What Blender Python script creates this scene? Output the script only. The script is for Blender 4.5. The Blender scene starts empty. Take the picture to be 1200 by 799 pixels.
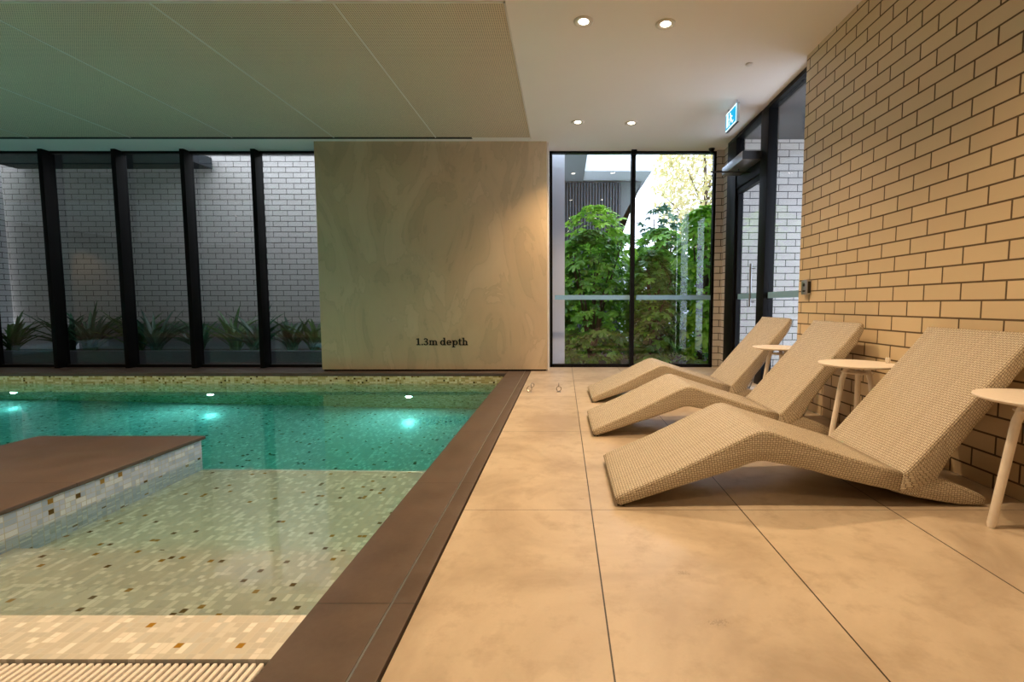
import bpy, bmesh, math, random
from mathutils import Vector, Matrix
C = bpy.context.scene
R = math.radians

# ------------------------------------------------------------------ camera, world, exposure
F = 565.0                                     # focal length in pixels of the 1200 wide frame
cam_d = bpy.data.cameras.new('camera')
cam_d.sensor_width = 36.0
cam_d.lens = 36.0 * F / 1200
cam_d.shift_x = -(660 - 600) / 1200
cam_d.clip_start = 0.02
cam = bpy.data.objects.new('camera', cam_d)
C.collection.objects.link(cam)
cam.location = (0, 0, 0.82)
cam.rotation_euler = (R(90) - math.atan(42.5 / F), 0, 0)
C.camera = cam

C.view_settings.view_transform = 'Standard'
C.view_settings.look = 'None'
C.view_settings.gamma = 1
C.view_settings.exposure = 0.68
C.view_settings.use_curve_mapping = False

SKY = 2.6
W = bpy.data.worlds.new('sky')
C.world = W
W.use_nodes = True
wn = W.node_tree.nodes
wn['Background'].inputs[0].default_value = (0.82, 0.90, 1.0, 1)
wn['Background'].inputs[1].default_value = SKY

DOWN_W = 58.0        # watts of one ceiling downlight
POOL_W = 7.0
WARM = (1.0, 0.675, 0.375)
C.cycles.max_bounces = 10
C.cycles.transparent_max_bounces = 24
C.cycles.transmission_bounces = 10
C.cycles.diffuse_bounces = 5
C.cycles.sample_clamp_indirect = 45
C.cycles.caustics_refractive = True
C.cycles.caustics_reflective = False
C.cycles.blur_glossy = 0.5

# ------------------------------------------------------------------ helpers
def bm_new():
    return bmesh.new()

def box(bm, x0, x1, y0, y1, z0, z1, mat=0):
    vs = [bm.verts.new(p) for p in ((x0,y0,z0),(x1,y0,z0),(x1,y1,z0),(x0,y1,z0),(x0,y0,z1),(x1,y0,z1),(x1,y1,z1),(x0,y1,z1))]
    for f in ((3,2,1,0),(4,5,6,7),(0,1,5,4),(1,2,6,5),(2,3,7,6),(3,0,4,7)):
        fc = bm.faces.new([vs[i] for i in f]); fc.material_index = mat
    return vs

def frame_of(d):
    d = d.normalized()
    a = Vector((0,0,1)) if abs(d.z) < 0.9 else Vector((1,0,0))
    u = d.cross(a).normalized()
    return u, d.cross(u).normalized()

def tube(bm, pts, radii, n=10, cap=True):
    pts = [Vector(p) for p in pts]
    if not isinstance(radii, (list, tuple)): radii = [radii] * len(pts)
    rings = []
    u0 = None
    for i, p in enumerate(pts):
        d = (pts[min(i+1, len(pts)-1)] - pts[max(i-1, 0)])
        u, v = frame_of(d)
        if u0 is not None:
            u = (u0 - d.normalized() * u0.dot(d.normalized())).normalized(); v = d.normalized().cross(u)
        u0 = u
        rings.append([bm.verts.new(p + (u*math.cos(2*math.pi*k/n) + v*math.sin(2*math.pi*k/n)) * radii[i]) for k in range(n)])
    for a, b in zip(rings, rings[1:]):
        for k in range(n):
            bm.faces.new((a[k], a[(k+1)%n], b[(k+1)%n], b[k]))
    if cap:
        bm.faces.new(rings[0][::-1]); bm.faces.new(rings[-1])

def lathe(bm, prof, c=(0,0,0), n=40):
    """prof: list of (r, z) revolved round the vertical axis at c"""
    rings = []
    for r, z in prof:
        if r < 1e-5: rings.append([bm.verts.new((c[0], c[1], c[2]+z))])
        else: rings.append([bm.verts.new((c[0]+r*math.cos(2*math.pi*k/n), c[1]+r*math.sin(2*math.pi*k/n), c[2]+z)) for k in range(n)])
    for a, b in zip(rings, rings[1:]):
        for k in range(n):
            if len(a) == 1 and len(b) == 1: continue
            if len(a) == 1: bm.faces.new((a[0], b[(k+1)%n], b[k]))
            elif len(b) == 1: bm.faces.new((a[k], a[(k+1)%n], b[0]))
            else: bm.faces.new((a[k], a[(k+1)%n], b[(k+1)%n], b[k]))

def torus(bm, c, ax1, ax2, rad, r, n=20, m=8, a0=0, a1=2*math.pi, sx=1.0):
    c = Vector(c); ax1 = Vector(ax1); ax2 = Vector(ax2)
    pts = [c + (ax1*math.cos(a0+(a1-a0)*k/n)*sx + ax2*math.sin(a0+(a1-a0)*k/n))*rad for k in range(n + 1)]
    tube(bm, pts, r, m)

def prism(bm, poly, axis, a, b):
    """poly 2-D outline extruded from a to b along axis ('x','y','z')"""
    def P(p, t):
        return {'x': (t, p[0], p[1]), 'y': (p[0], t, p[1]), 'z': (p[0], p[1], t)}[axis]
    A = [bm.verts.new(P(p, a)) for p in poly]; B = [bm.verts.new(P(p, b)) for p in poly]
    n = len(poly)
    bm.faces.new(A); bm.faces.new(B[::-1])
    for i in range(n): bm.faces.new((A[i], B[i], B[(i+1)%n], A[(i+1)%n]))

def obj(name, bm, mats, parent=None, smooth=False, bevel=0, recalc=True):
    if recalc: bmesh.ops.recalc_face_normals(bm, faces=bm.faces)
    me = bpy.data.meshes.new(name)
    bm.to_mesh(me); bm.free()
    if not isinstance(mats, (list, tuple)): mats = [mats]
    for m in mats: me.materials.append(m)
    o = bpy.data.objects.new(name, me)
    C.collection.objects.link(o)
    if parent: o.parent = parent
    if smooth:
        for p in me.polygons: p.use_smooth = True
        try: me.set_sharp_from_angle(angle=R(40))
        except Exception: pass
    if bevel:
        md = o.modifiers.new('bevel', 'BEVEL'); md.width = bevel; md.segments = 3; md.limit_method = 'ANGLE'; md.angle_limit = R(40)
        for p in me.polygons: p.use_smooth = True
    return o

def tag(o, label, cat, group=None, kind=None):
    o['label'] = label; o['category'] = cat
    if group: o['group'] = group
    if kind: o['kind'] = kind
    return o

def thing(name, label, cat, loc=(0,0,0), rz=0, group=None):
    o = bpy.data.objects.new(name, None); C.collection.objects.link(o)
    o.location = loc; o.rotation_euler = (0,0,rz)
    return tag(o, label, cat, group)

def struct(name, bm=None, mats=None, parent=None, label=None, cat=None, **k):
    if bm is None:
        o = bpy.data.objects.new(name, None); C.collection.objects.link(o)
    else: o = obj(name, bm, mats, parent, **k)
    if parent is None:
        o['kind'] = 'structure'
        if label: o['label'] = label
        if cat: o['category'] = cat
    return o

def dup(root, loc, rz=None, label=None):
    r = root.copy(); C.collection.objects.link(r); r.location = loc
    if rz is not None: r.rotation_euler = (0,0,rz)
    if label: r['label'] = label
    for ch in [c for c in C.objects if c.parent == root]:
        c = ch.copy(); C.collection.objects.link(c); c.parent = r
        for g in [q for q in C.objects if q.parent == ch]:
            d = g.copy(); C.collection.objects.link(d); d.parent = c
    return r

# ------------------------------------------------------------------ node materials
class NT:
    def __init__(s, name):
        s.m = bpy.data.materials.new(name); s.m.use_nodes = True
        s.t = s.m.node_tree; s.n = s.t.nodes; s.n.clear()
        s.out = s.n.new('ShaderNodeOutputMaterial')
    def L(s, a, b): s.t.links.new(a, b)
    def node(s, t, **props):
        x = s.n.new(t)
        for k, v in props.items(): setattr(x, k, v)
        return x
    def put(s, sock, v):
        if hasattr(v, 'is_output'): s.L(v, sock)
        else:
            if isinstance(v, tuple) and len(v) == 3 and sock.type == 'RGBA': v = v + (1,)
            sock.default_value = v
    def math(s, op, a, b=None, c=None):
        x = s.node('ShaderNodeMath', operation=op)
        s.put(x.inputs[0], a)
        if b is not None: s.put(x.inputs[1], b)
        if c is not None: s.put(x.inputs[2], c)
        return x.outputs[0]
    def pos(s):
        g = s.node('ShaderNodeNewGeometry'); sp = s.node('ShaderNodeSeparateXYZ'); s.L(g.outputs['Position'], sp.inputs[0])
        return sp.outputs
    def comb(s, x, y, z=0.0):
        c = s.node('ShaderNodeCombineXYZ'); s.put(c.inputs[0], x); s.put(c.inputs[1], y); s.put(c.inputs[2], z); return c.outputs[0]
    def noise(s, vec, scale, detail=3, rough=0.55, dist=0.0):
        x = s.node('ShaderNodeTexNoise'); x.inputs['Scale'].default_value = scale; x.inputs['Detail'].default_value = detail
        x.inputs['Roughness'].default_value = rough; x.inputs['Distortion'].default_value = dist
        if vec is not None: s.L(vec, x.inputs['Vector'])
        return x.outputs['Fac']
    def white(s, vec):
        x = s.node('ShaderNodeTexWhiteNoise', noise_dimensions='3D'); s.L(vec, x.inputs['Vector']); return x.outputs['Value']
    def ramp(s, f, stops, const=False):
        x = s.node('ShaderNodeValToRGB')
        if const: x.color_ramp.interpolation = 'CONSTANT'
        e = x.color_ramp.elements
        while len(e) > 1: e.remove(e[-1])
        e[0].position = stops[0][0]; e[0].color = tuple(stops[0][1]) + (1,)
        for p, c in stops[1:]:
            q = e.new(p); q.color = tuple(c) + (1,)
        s.L(f, x.inputs[0]); return x.outputs[0]
    def mix(s, f, a, b):
        x = s.node('ShaderNodeMix', data_type='RGBA'); s.put(x.inputs[0], f); s.put(x.inputs[6], a); s.put(x.inputs[7], b); return x.outputs[2]
    def bump(s, h, strength=0.5, dist=0.01):
        x = s.node('ShaderNodeBump'); x.inputs['Strength'].default_value = strength; x.inputs['Distance'].default_value = dist
        s.L(h, x.inputs['Height']); return x.outputs[0]
    def bsdf(s, col, rough=0.5, metal=0.0, normal=None, spec=0.5, **kw):
        x = s.node('ShaderNodeBsdfPrincipled')
        s.put(x.inputs['Base Color'], col); s.put(x.inputs['Roughness'], rough); s.put(x.inputs['Metallic'], metal)
        x.inputs['Specular IOR Level'].default_value = spec
        for k, v in kw.items(): s.put(x.inputs[k.replace('_', ' ')], v)
        if normal is not None: s.L(normal, x.inputs['Normal'])
        return x.outputs[0]
    def done(s, sh): s.L(sh, s.out.inputs['Surface']); return s.m

def plain(name, col, rough=0.5, metal=0.0, bumpy=0.0, scale=60, spec=0.5, var=0.06):
    t = NT(name); g = t.node('ShaderNodeNewGeometry')
    n = t.noise(g.outputs['Position'], scale, 2)
    c = t.mix(n, tuple(max(0, v*(1-var)) for v in col), tuple(min(1, v*(1+var)) for v in col))
    nm = t.bump(n, bumpy, 0.003) if bumpy else None
    return t.done(t.bsdf(c, rough, metal, nm, spec))

def emit(name, col, strength):
    t = NT(name); e = t.node('ShaderNodeEmission'); e.inputs[0].default_value = tuple(col)+(1,); e.inputs[1].default_value = strength
    return t.done(e.outputs[0])

def brick(name, axis, c1, c2, mortar, row=0.086, width=0.24, z0=0.0, h0=0.0, msize=0.005, rough=0.35):
    t = NT(name); p = t.pos()
    h = t.math('ADD', p[0], p[1]) if axis != 'x' else p[1]
    v = t.comb(t.math('SUBTRACT', h, h0), t.math('SUBTRACT', p[2], z0))
    b = t.node('ShaderNodeTexBrick'); b.offset = 0.5; b.offset_frequency = 2
    t.L(v, b.inputs['Vector'])
    b.inputs['Color1'].default_value = tuple(c1)+(1,); b.inputs['Color2'].default_value = tuple(c2)+(1,); b.inputs['Mortar'].default_value = tuple(mortar)+(1,)
    b.inputs['Scale'].default_value = 1; b.inputs['Mortar Size'].default_value = msize; b.inputs['Mortar Smooth'].default_value = 0.15
    b.inputs['Brick Width'].default_value = width; b.inputs['Row Height'].default_value = row; b.inputs['Bias'].default_value = 0
    n = t.noise(v, 9, 4)
    inv = t.math('SUBTRACT', 1.0, b.outputs['Fac'])
    hgt = t.math('ADD', inv, t.math('MULTIPLY', t.noise(v, 40, 3), 0.08))
    col = t.mix(t.math('MULTIPLY', n, 0.18), b.outputs['Color'], tuple(x*0.72 for x in c2))
    rg = t.math('ADD', t.math('MULTIPLY', b.outputs['Fac'], 0.45), rough)
    return t.done(t.bsdf(col, rg, 0, t.bump(hgt, 0.9, 0.006)))

def mosaic(name, size, cols, gold, gold_frac, grout, plane='z', rough=0.25):
    """small glass mosaic: single and double-length tiles with scattered gold ones"""
    t = NT(name); p = t.pos()
    a, b = {'z': (p[1], p[0]), 'y': (p[0], p[2]), 'x': (p[1], p[2])}[plane]
    a = t.math('DIVIDE', t.math('ADD', a, 20.0), size); b = t.math('DIVIDE', t.math('ADD', b, 20.0), size)
    ia = t.math('FLOOR', a); ib = t.math('FLOOR', b)
    ia2 = t.math('FLOOR', t.math('DIVIDE', a, 2.0))
    dbl = t.math('GREATER_THAN', t.white(t.comb(ia2, ib, 3.0)), 0.45)             # this pair is one long tile
    ida = t.math('ADD', t.math('MULTIPLY', dbl, t.math('MULTIPLY', ia2, 2.0)), t.math('MULTIPLY', t.math('SUBTRACT', 1.0, dbl), ia))
    w = t.white(t.comb(ida, ib, 7.0))
    gs = t.math('MULTIPLY', t.math('LESS_THAN', t.white(t.comb(ia, ib, 11.0)), gold_frac), 1.0)
    col = t.ramp(w, [(i/len(cols), c) for i, c in enumerate(cols)], const=True)
    gw = t.white(t.comb(ia, ib, 17.0))
    gc = t.mix(t.math('GREATER_THAN', gw, 0.6), tuple(gold), tuple(x*0.35 for x in gold))
    fa = t.math('FRACT', a); fb = t.math('FRACT', b)
    fa2 = t.math('FRACT', t.math('DIVIDE', a, 2.0))
    ea = t.math('MINIMUM', fa, t.math('SUBTRACT', 1.0, fa))
    ea2 = t.math('MULTIPLY', t.math('MINIMUM', fa2, t.math('SUBTRACT', 1.0, fa2)), 2.0)
    e = t.math('ADD', t.math('MULTIPLY', dbl, ea2), t.math('MULTIPLY', t.math('SUBTRACT', 1.0, dbl), ea))
    eb = t.math('MINIMUM', fb, t.math('SUBTRACT', 1.0, fb))
    g = t.math('LESS_THAN', t.math('MINIMUM', e, eb), 0.055)
    c = t.mix(gs, col, gc); c = t.mix(g, c, tuple(grout))
    return t.done(t.bsdf(c, t.math('ADD', rough, t.math('MULTIPLY', g, 0.4)), t.math('MULTIPLY', gs, 0.3), t.bump(t.math('SUBTRACT', 1.0, g), 0.4, 0.001)))

# ---- room materials
M = {}
def stone_floor():
    t = NT('sandy stone floor tile'); p = t.pos(); g = t.node('ShaderNodeNewGeometry').outputs['Position']
    X0, PX, Y0, PY = 0.113, 0.6, 1.876, 1.2
    u = t.math('DIVIDE', t.math('SUBTRACT', p[0], X0 - 6.0), PX); v = t.math('DIVIDE', t.math('SUBTRACT', p[1], Y0 - 12.0), PY)
    fu = t.math('FRACT', u); fv = t.math('FRACT', v)
    eu = t.math('MULTIPLY', t.math('MINIMUM', fu, t.math('SUBTRACT', 1.0, fu)), PX)
    ev = t.math('MULTIPLY', t.math('MINIMUM', fv, t.math('SUBTRACT', 1.0, fv)), PY)
    gr = t.math('MAXIMUM', t.math('LESS_THAN', eu, 0.0022), t.math('LESS_THAN', ev, 0.0013))
    wn_ = t.white(t.comb(t.math('FLOOR', u), t.math('FLOOR', v), 5.0))
    n1 = t.noise(g, 1.7, 5, 0.62, 0.6); n2 = t.noise(g, 9, 5, 0.65); n3 = t.noise(g, 120, 2)
    n1 = t.math('ADD', n1, t.math('MULTIPLY', t.math('SUBTRACT', wn_, 0.5), 0.10))
    c = t.ramp(n1, [(0.32, (0.42, 0.335, 0.25)), (0.5, (0.57, 0.475, 0.365)), (0.68, (0.68, 0.58, 0.46))])
    c = t.mix(t.math('MULTIPLY', t.math('GREATER_THAN', n2, 0.5), t.math('MULTIPLY', t.math('SUBTRACT', n2, 0.5), 3.0)), c, (0.40, 0.31, 0.22))
    c = t.mix(t.math('MULTIPLY', n3, 0.18), c, (0.36, 0.30, 0.24))
    # a few worn marks in the stone
    marks = None
    for (mx, my, s) in ((0.079, 1.985, 46), (0.37, 1.42, 40), (0.40, 1.19, 30), (0.06, 2.45, 60), (0.05, 3.0, 60)):
        vx = t.math('MULTIPLY', t.math('SUBTRACT', p[0], mx), s*1.0); vy = t.math('MULTIPLY', t.math('SUBTRACT', p[1], my), s*1.9)
        d = t.math('SQRT', t.math('ADD', t.math('MULTIPLY', vx, vx), t.math('MULTIPLY', vy, vy)))
        k = t.math('LESS_THAN', t.math('ADD', d, t.math('MULTIPLY', t.noise(g, 160, 4, 0.8), 5.0)), 3.0)
        marks = k if marks is None else t.math('MAXIMUM', marks, k)
    c = t.mix(t.math('MULTIPLY', marks, 0.38), c, (0.17, 0.14, 0.12))
    c = t.mix(gr, c, (0.035, 0.028, 0.022))
    h = t.math('SUBTRACT', t.math('MULTIPLY', n2, 0.15), gr)
    return t.done(t.bsdf(c, t.math('ADD', 0.24, t.math('MULTIPLY', n2, 0.2)), 0, t.bump(h, 0.5, 0.002)))
M['floor'] = stone_floor()

def dark_stone():
    t = NT('dark brown coping stone'); p = t.pos(); g = t.node('ShaderNodeNewGeometry').outputs['Position']
    n = t.noise(g, 6, 5, 0.6); n2 = t.noise(g, 60, 3)
    c = t.ramp(n, [(0.3, (0.070, 0.046, 0.034)), (0.7, (0.115, 0.080, 0.062))])
    c = t.mix(t.math('MULTIPLY', n2, 0.35), c, (0.16, 0.13, 0.115))
    fv = t.math('FRACT', t.math('DIVIDE', t.math('ADD', p[1], 10.43), 0.9))
    jt = t.math('LESS_THAN', t.math('MULTIPLY', t.math('MINIMUM', fv, t.math('SUBTRACT', 1.0, fv)), 0.9), 0.0015)
    c = t.mix(jt, c, (0.02, 0.016, 0.014))
    return t.done(t.bsdf(c, t.math('ADD', 0.33, t.math('MULTIPLY', n, 0.2)), 0, t.bump(n2, 0.25, 0.001)))
M['dark_stone'] = dark_stone()

def limestone():
    t = NT('honey veined limestone'); p = t.pos()
    v = t.comb(t.math('MULTIPLY', p[0], 1.0), t.math('MULTIPLY', p[2], 0.42))
    n = t.noise(v, 1.6, 5, 0.55, 1.6)
    band = t.math('FRACT', t.math('MULTIPLY', n, 7.0))
    vein = t.math('POWER', band, 6.0)
    c = t.ramp(n, [(0.3, (0.54, 0.41, 0.25)), (0.5, (0.66, 0.50, 0.31)), (0.7, (0.74, 0.58, 0.38))])
    c = t.mix(t.math('MULTIPLY', vein, 0.32), c, (0.36, 0.28, 0.16))
    c = t.mix(t.math('MULTIPLY', t.noise(t.comb(t.math('MULTIPLY', p[0], 9.0), p[2]), 3, 3), 0.25), c, (0.50, 0.45, 0.30))
    return t.done(t.bsdf(c, 0.45, 0))
M['limestone'] = limestone()

M['brick_right'] = brick('cream glazed brick', 'x', (0.68, 0.545, 0.36), (0.74, 0.60, 0.40), (0.085, 0.05, 0.022), z0=-0.02, h0=0.06, msize=0.0048)
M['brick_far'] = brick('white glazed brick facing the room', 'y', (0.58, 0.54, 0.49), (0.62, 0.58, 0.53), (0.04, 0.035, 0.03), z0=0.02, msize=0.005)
M['brick_side'] = brick('white glazed brick tinted daylit', 'x', (0.84, 0.84, 0.84), (0.88, 0.88, 0.88), (0.04, 0.035, 0.03), z0=0.02, msize=0.005)  # daylight on the return wall put into whiter bricks

def ceiling_mat(perf):
    t = NT('perforated ceiling board' if perf else 'smooth ceiling plaster'); p = t.pos(); g = t.node('ShaderNodeNewGeometry').outputs['Position']
    n = t.noise(g, 3, 3)
    if not perf:
        return t.done(t.bsdf(t.mix(n, (0.88, 0.835, 0.80), (0.91, 0.865, 0.83)), 0.7))
    a = t.math('SUBTRACT', t.math('FRACT', t.math('MULTIPLY', p[0], 66.0)), 0.5)
    b = t.math('SUBTRACT', t.math('FRACT', t.math('MULTIPLY', p[1], 66.0)), 0.5)
    d = t.math('ADD', t.math('MULTIPLY', a, a), t.math('MULTIPLY', b, b))
    hole = t.math('LESS_THAN', d, 0.055)
    c = t.mix(n, (0.70, 0.58, 0.43), (0.75, 0.63, 0.47))
    c = t.mix(hole, c, (0.10, 0.10, 0.08))
    return t.done(t.bsdf(c, 0.8))
M['ceil'] = ceiling_mat(False); M['ceil_perf'] = ceiling_mat(True)

CR = [(0.62,0.60,0.54),(0.70,0.68,0.62),(0.58,0.57,0.52),(0.88,0.86,0.81),(0.60,0.58,0.52),(0.62,0.62,0.58),(0.80,0.77,0.71),(0.64,0.61,0.54)]
M['mosaic_floor'] = mosaic('cream and gold pool mosaic', 0.0215, CR, (0.50, 0.27, 0.03), 0.018, (0.58,0.56,0.50), 'z')
M['mosaic_wall'] = mosaic('cream and gold mosaic tinted warm lit', 0.024, [(0.76,0.64,0.36),(0.60,0.49,0.22),(0.82,0.72,0.46),(0.50,0.38,0.15)], (0.40, 0.26, 0.05), 0.05, (0.55,0.47,0.28), 'y')  # same cream mosaic, warm light put into yellower tile colours
M['mosaic_side'] = mosaic('mosaic tinted daylight blue', 0.024, [(0.60,0.72,0.94),(0.48,0.61,0.84),(0.74,0.85,1.0),(0.54,0.67,0.90),(0.42,0.55,0.78)], (0.42, 0.26, 0.05), 0.02, (0.50,0.53,0.56), 'x')  # same mosaic, bluish daylight put into the tile colours
M['mosaic_deep'] = mosaic('pool bottom mosaic', 0.024, CR, (0.30, 0.18, 0.04), 0.022, (0.48,0.47,0.43), 'z')

M['black'] = plain('black window metal', (0.004, 0.0038, 0.004), 0.45, 0.0, spec=0.15)
M['black_matt'] = plain('matt black plastic', (0.02, 0.02, 0.02), 0.5)
M['silver'] = plain('brushed aluminium', (0.55, 0.57, 0.60), 0.3, 0.9)
M['chrome'] = plain('polished steel', (0.62, 0.60, 0.56), 0.18, 1.0)
M['white_paint'] = plain('white painted metal', (0.74, 0.70, 0.64), 0.35)
M['cream_paint'] = plain('cream powder coat', (0.86, 0.80, 0.74), 0.4)
M['grate'] = plain('pale grate plastic', (0.88, 0.82, 0.76), 0.4)
M['void'] = plain('dark channel', (0.02, 0.014, 0.009), 0.8)
M['ink'] = plain('black sign lettering', (0.012, 0.010, 0.008), 0.4)
M['cream_wall'] = plain('cream room wall', (0.30, 0.25, 0.19), 0.7)
M['concrete'] = plain('grey render', (0.20, 0.22, 0.22), 0.8, 0, 0.2, 20)
M['white_render'] = plain('white render', (0.78, 0.82, 0.86), 0.8)
M['white_daylit'] = plain('render whitened as daylit', (0.90, 0.91, 0.92), 0.8)  # whiter than the other render to carry painted daylight
M['soil'] = plain('dark planting soil', (0.018, 0.013, 0.009), 0.95, 0, 0.8, 30, var=0.4)
M['slat'] = plain('charcoal blue cladding', (0.085, 0.095, 0.115), 0.5)
M['dark_soffit'] = plain('dark grey outdoor soffit', (0.03, 0.034, 0.04), 0.8)
M['paving'] = plain('grey outdoor paving', (0.30, 0.30, 0.30), 0.7)
M['band'] = plain('frosted glass manifestation strip', (0.22, 0.42, 0.60), 0.5)

def glass_mat(name, tint, boost=1.0):
    t = NT(name)
    g = t.node('ShaderNodeNewGeometry')
    d = t.node('ShaderNodeVectorMath', operation='DOT_PRODUCT'); t.L(g.outputs['Normal'], d.inputs[0]); t.L(g.outputs['Incoming'], d.inputs[1])
    c = t.math('ABSOLUTE', d.outputs['Value'])
    fr = t.math('ADD', 0.045*boost, t.math('MULTIPLY', 1-0.045*boost, t.math('POWER', t.math('SUBTRACT', 1.0, c), 5.0)))
    tr = t.node('ShaderNodeBsdfTransparent'); tr.inputs[0].default_value = tuple(tint)+(1,)
    gl = t.node('ShaderNodeBsdfGlossy'); gl.inputs['Roughness'].default_value = 0.0; gl.inputs[0].default_value = (1,1,1,1)
    mx = t.node('ShaderNodeMixShader'); t.L(fr, mx.inputs[0]); t.L(tr.outputs[0], mx.inputs[1]); t.L(gl.outputs[0], mx.inputs[2])
    return t.done(mx.outputs[0])
M['glass'] = glass_mat('window glass', (0.92, 0.945, 1.0), 1.0)
M['glass_dark'] = glass_mat('tinted window glass', (0.82, 0.83, 0.85), 1.6)

def water_mat():
    t = NT('pool water'); g = t.node('ShaderNodeNewGeometry')
    gl = t.node('ShaderNodeBsdfGlass'); gl.inputs['IOR'].default_value = 1.333; gl.inputs['Roughness'].default_value = 0.0
    gl.inputs[0].default_value = (1,1,1,1)
    n = t.noise(g.outputs['Position'], 5.0, 3, 0.5)
    t.L(t.bump(n, 0.35, 0.004), gl.inputs['Normal'])
    v = t.node('ShaderNodeVolumeAbsorption'); v.inputs[0].default_value = (0.08, 0.89, 0.88, 1); v.inputs[1].default_value = 0.76
    t.L(gl.outputs[0], t.out.inputs['Surface']); t.L(v.outputs[0], t.out.inputs['Volume'])
    return t.m
M['water'] = water_mat()

def wicker():
    t = NT('woven beige wicker'); uv = t.node('ShaderNodeUVMap'); sp = t.node('ShaderNodeSeparateXYZ'); t.L(uv.outputs[0], sp.inputs[0])
    P, Q = 0.0115, 0.0085
    a = t.math('DIVIDE', sp.outputs[0], P); b = t.math('DIVIDE', sp.outputs[1], Q)
    ia = t.math('FLOOR', a); ib = t.math('FLOOR', b)
    par = t.math('MODULO', t.math('ABSOLUTE', t.math('ADD', ia, ib)), 2.0)
    sa = t.math('SINE', t.math('MULTIPLY', t.math('FRACT', a), math.pi)); sb = t.math('SINE', t.math('MULTIPLY', t.math('FRACT', b), math.pi))
    # over strand (flat, along u) and under strand (narrow, along v)
    over = t.math('MULTIPLY', t.math('POWER', sb, 0.5), t.math('ADD', 0.55, t.math('MULTIPLY', sa, 0.45)))
    under = t.math('MULTIPLY', t.math('POWER', sa, 0.6), t.math('ADD', 0.15, t.math('MULTIPLY', sb, 0.40)))
    h = t.math('ADD', t.math('MULTIPLY', par, over), t.math('MULTIPLY', t.math('SUBTRACT', 1.0, par), under))
    w = t.white(t.comb(ia, ib, 2.0)); w2 = t.white(t.comb(4.0, ib, 2.0))
    c = t.mix(w2, (0.64, 0.565, 0.445), (0.74, 0.665, 0.54))
    c = t.mix(t.math('MULTIPLY', w, 0.3), c, (0.54, 0.46, 0.34))
    c = t.mix(t.math('LESS_THAN', h, 0.30), c, (0.16, 0.115, 0.07))
    return t.done(t.bsdf(c, 0.42, 0, t.bump(h, 0.9, 0.004)))
M['wicker'] = wicker()

def leaf_mat(name, c1, c2, trans=0.35):
    t = NT(name); oi = t.node('ShaderNodeNewGeometry')
    w = oi.outputs['Random Per Island']
    c = t.mix(w, tuple(c1), tuple(c2))
    b = t.bsdf(c, 0.32, 0)
    tl = t.node('ShaderNodeBsdfTranslucent'); t.L(c, tl.inputs[0])
    mx = t.node('ShaderNodeMixShader'); mx.inputs[0].default_value = trans; t.L(b, mx.inputs[1]); t.L(tl.outputs[0], mx.inputs[2])
    return t.done(mx.outputs[0])
M['leaf'] = leaf_mat('green lobed leaf', (0.03, 0.15, 0.015), (0.22, 0.50, 0.05))
M['leaf_strap'] = leaf_mat('mid green strap leaf', (0.03, 0.10, 0.03), (0.12, 0.26, 0.07))
M['leaf_lime'] = leaf_mat('lime lobed leaf', (0.10, 0.32, 0.02), (0.42, 0.70, 0.07))
M['leaf_blue'] = leaf_mat('blue green strap leaf', (0.015, 0.07, 0.04), (0.07, 0.20, 0.10))
M['leaf_yellow'] = leaf_mat('pale autumn leaf', (0.55, 0.55, 0.25), (0.75, 0.62, 0.30))
M['bark'] = plain('brown stems', (0.10, 0.065, 0.04), 0.8)

# ------------------------------------------------------------------ the room
WL = -0.135          # water level
CZ = 2.77            # ceiling height
GY = 6.33            # glazing plane
PYF = 5.762          # far pool edge
CX = -0.68           # right pool edge
WX = 1.92            # face of the brick wall
XL, YB = -13.0, -3.2 # room limits left and behind the camera
BX0 = -11.5          # far left end of the pool
E_Y = 3.95           # where the brick wall ends

b = bm_new(); box(b, -0.398, 4.5, YB, GY, -0.15, 0)
struct('floor', b, M['floor'])

b = bm_new()                                                     # stone behind the camera and far left
box(b, XL, CX-0.001, YB, 0.50, -0.15, 0); box(b, XL, BX0-0.151, 0.50, GY, -0.15, 0)
struct('pool_deck', b, M['dark_stone'], label='dark stone deck around the near end of the pool', cat='deck')

b = bm_new()
box(b, CX, -0.476, YB, GY, -0.04, 0); box(b, -0.470, -0.408, YB, GY, -0.04, 0)
cop = struct('pool_coping', b, M['dark_stone'], label='dark brown stone coping between pool and deck', cat='coping', bevel=0.002)
b = bm_new(); box(b, -0.408, -0.398, YB, GY, -0.10, -0.018)
struct('slot_channel', b, M['void'], parent=cop)
b = bm_new(); box(b, -0.4757, -0.4703, YB, GY, -0.03, -0.002)
struct('metal_strip', b, M['silver'], parent=cop)
b = bm_new(); box(b, XL, CX, PYF, GY+0.05, -0.04, 0.0)
struct('ledge', b, M['dark_stone'], label='dark stone ledge along the far end of the pool', cat='ledge', bevel=0.003)

# basin
D1, D2, D3 = -0.40, -0.265, -0.125      # shelf, step, beach levels
b = bm_new(); box(b, CX, CX+0.15, 0.5, PYF+0.15, -1.6, -0.04); struct('pool_wall_right', b, M['mosaic_side'], label='mosaic side wall of the pool below the coping', cat='pool wall')
b = bm_new(); box(b, BX0, CX+0.15, PYF, PYF+0.15, -1.6, -0.04); struct('pool_wall_far', b, M['mosaic_wall'], label='mosaic wall with warm light in its colour across the far end of the pool', cat='pool wall')
b = bm_new(); box(b, BX0-0.15, BX0, -1.0, PYF+0.15, -1.6, -0.04); struct('pool_wall_left', b, M['mosaic_side'], label='mosaic wall at the far left end of the pool', cat='pool wall')
b = bm_new(); box(b, BX0, CX+0.1, 0.5, PYF+0.1, -1.6, -1.435); struct('pool_floor', b, M['mosaic_deep'], label='deep teal mosaic bottom of the pool', cat='pool floor')
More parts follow.
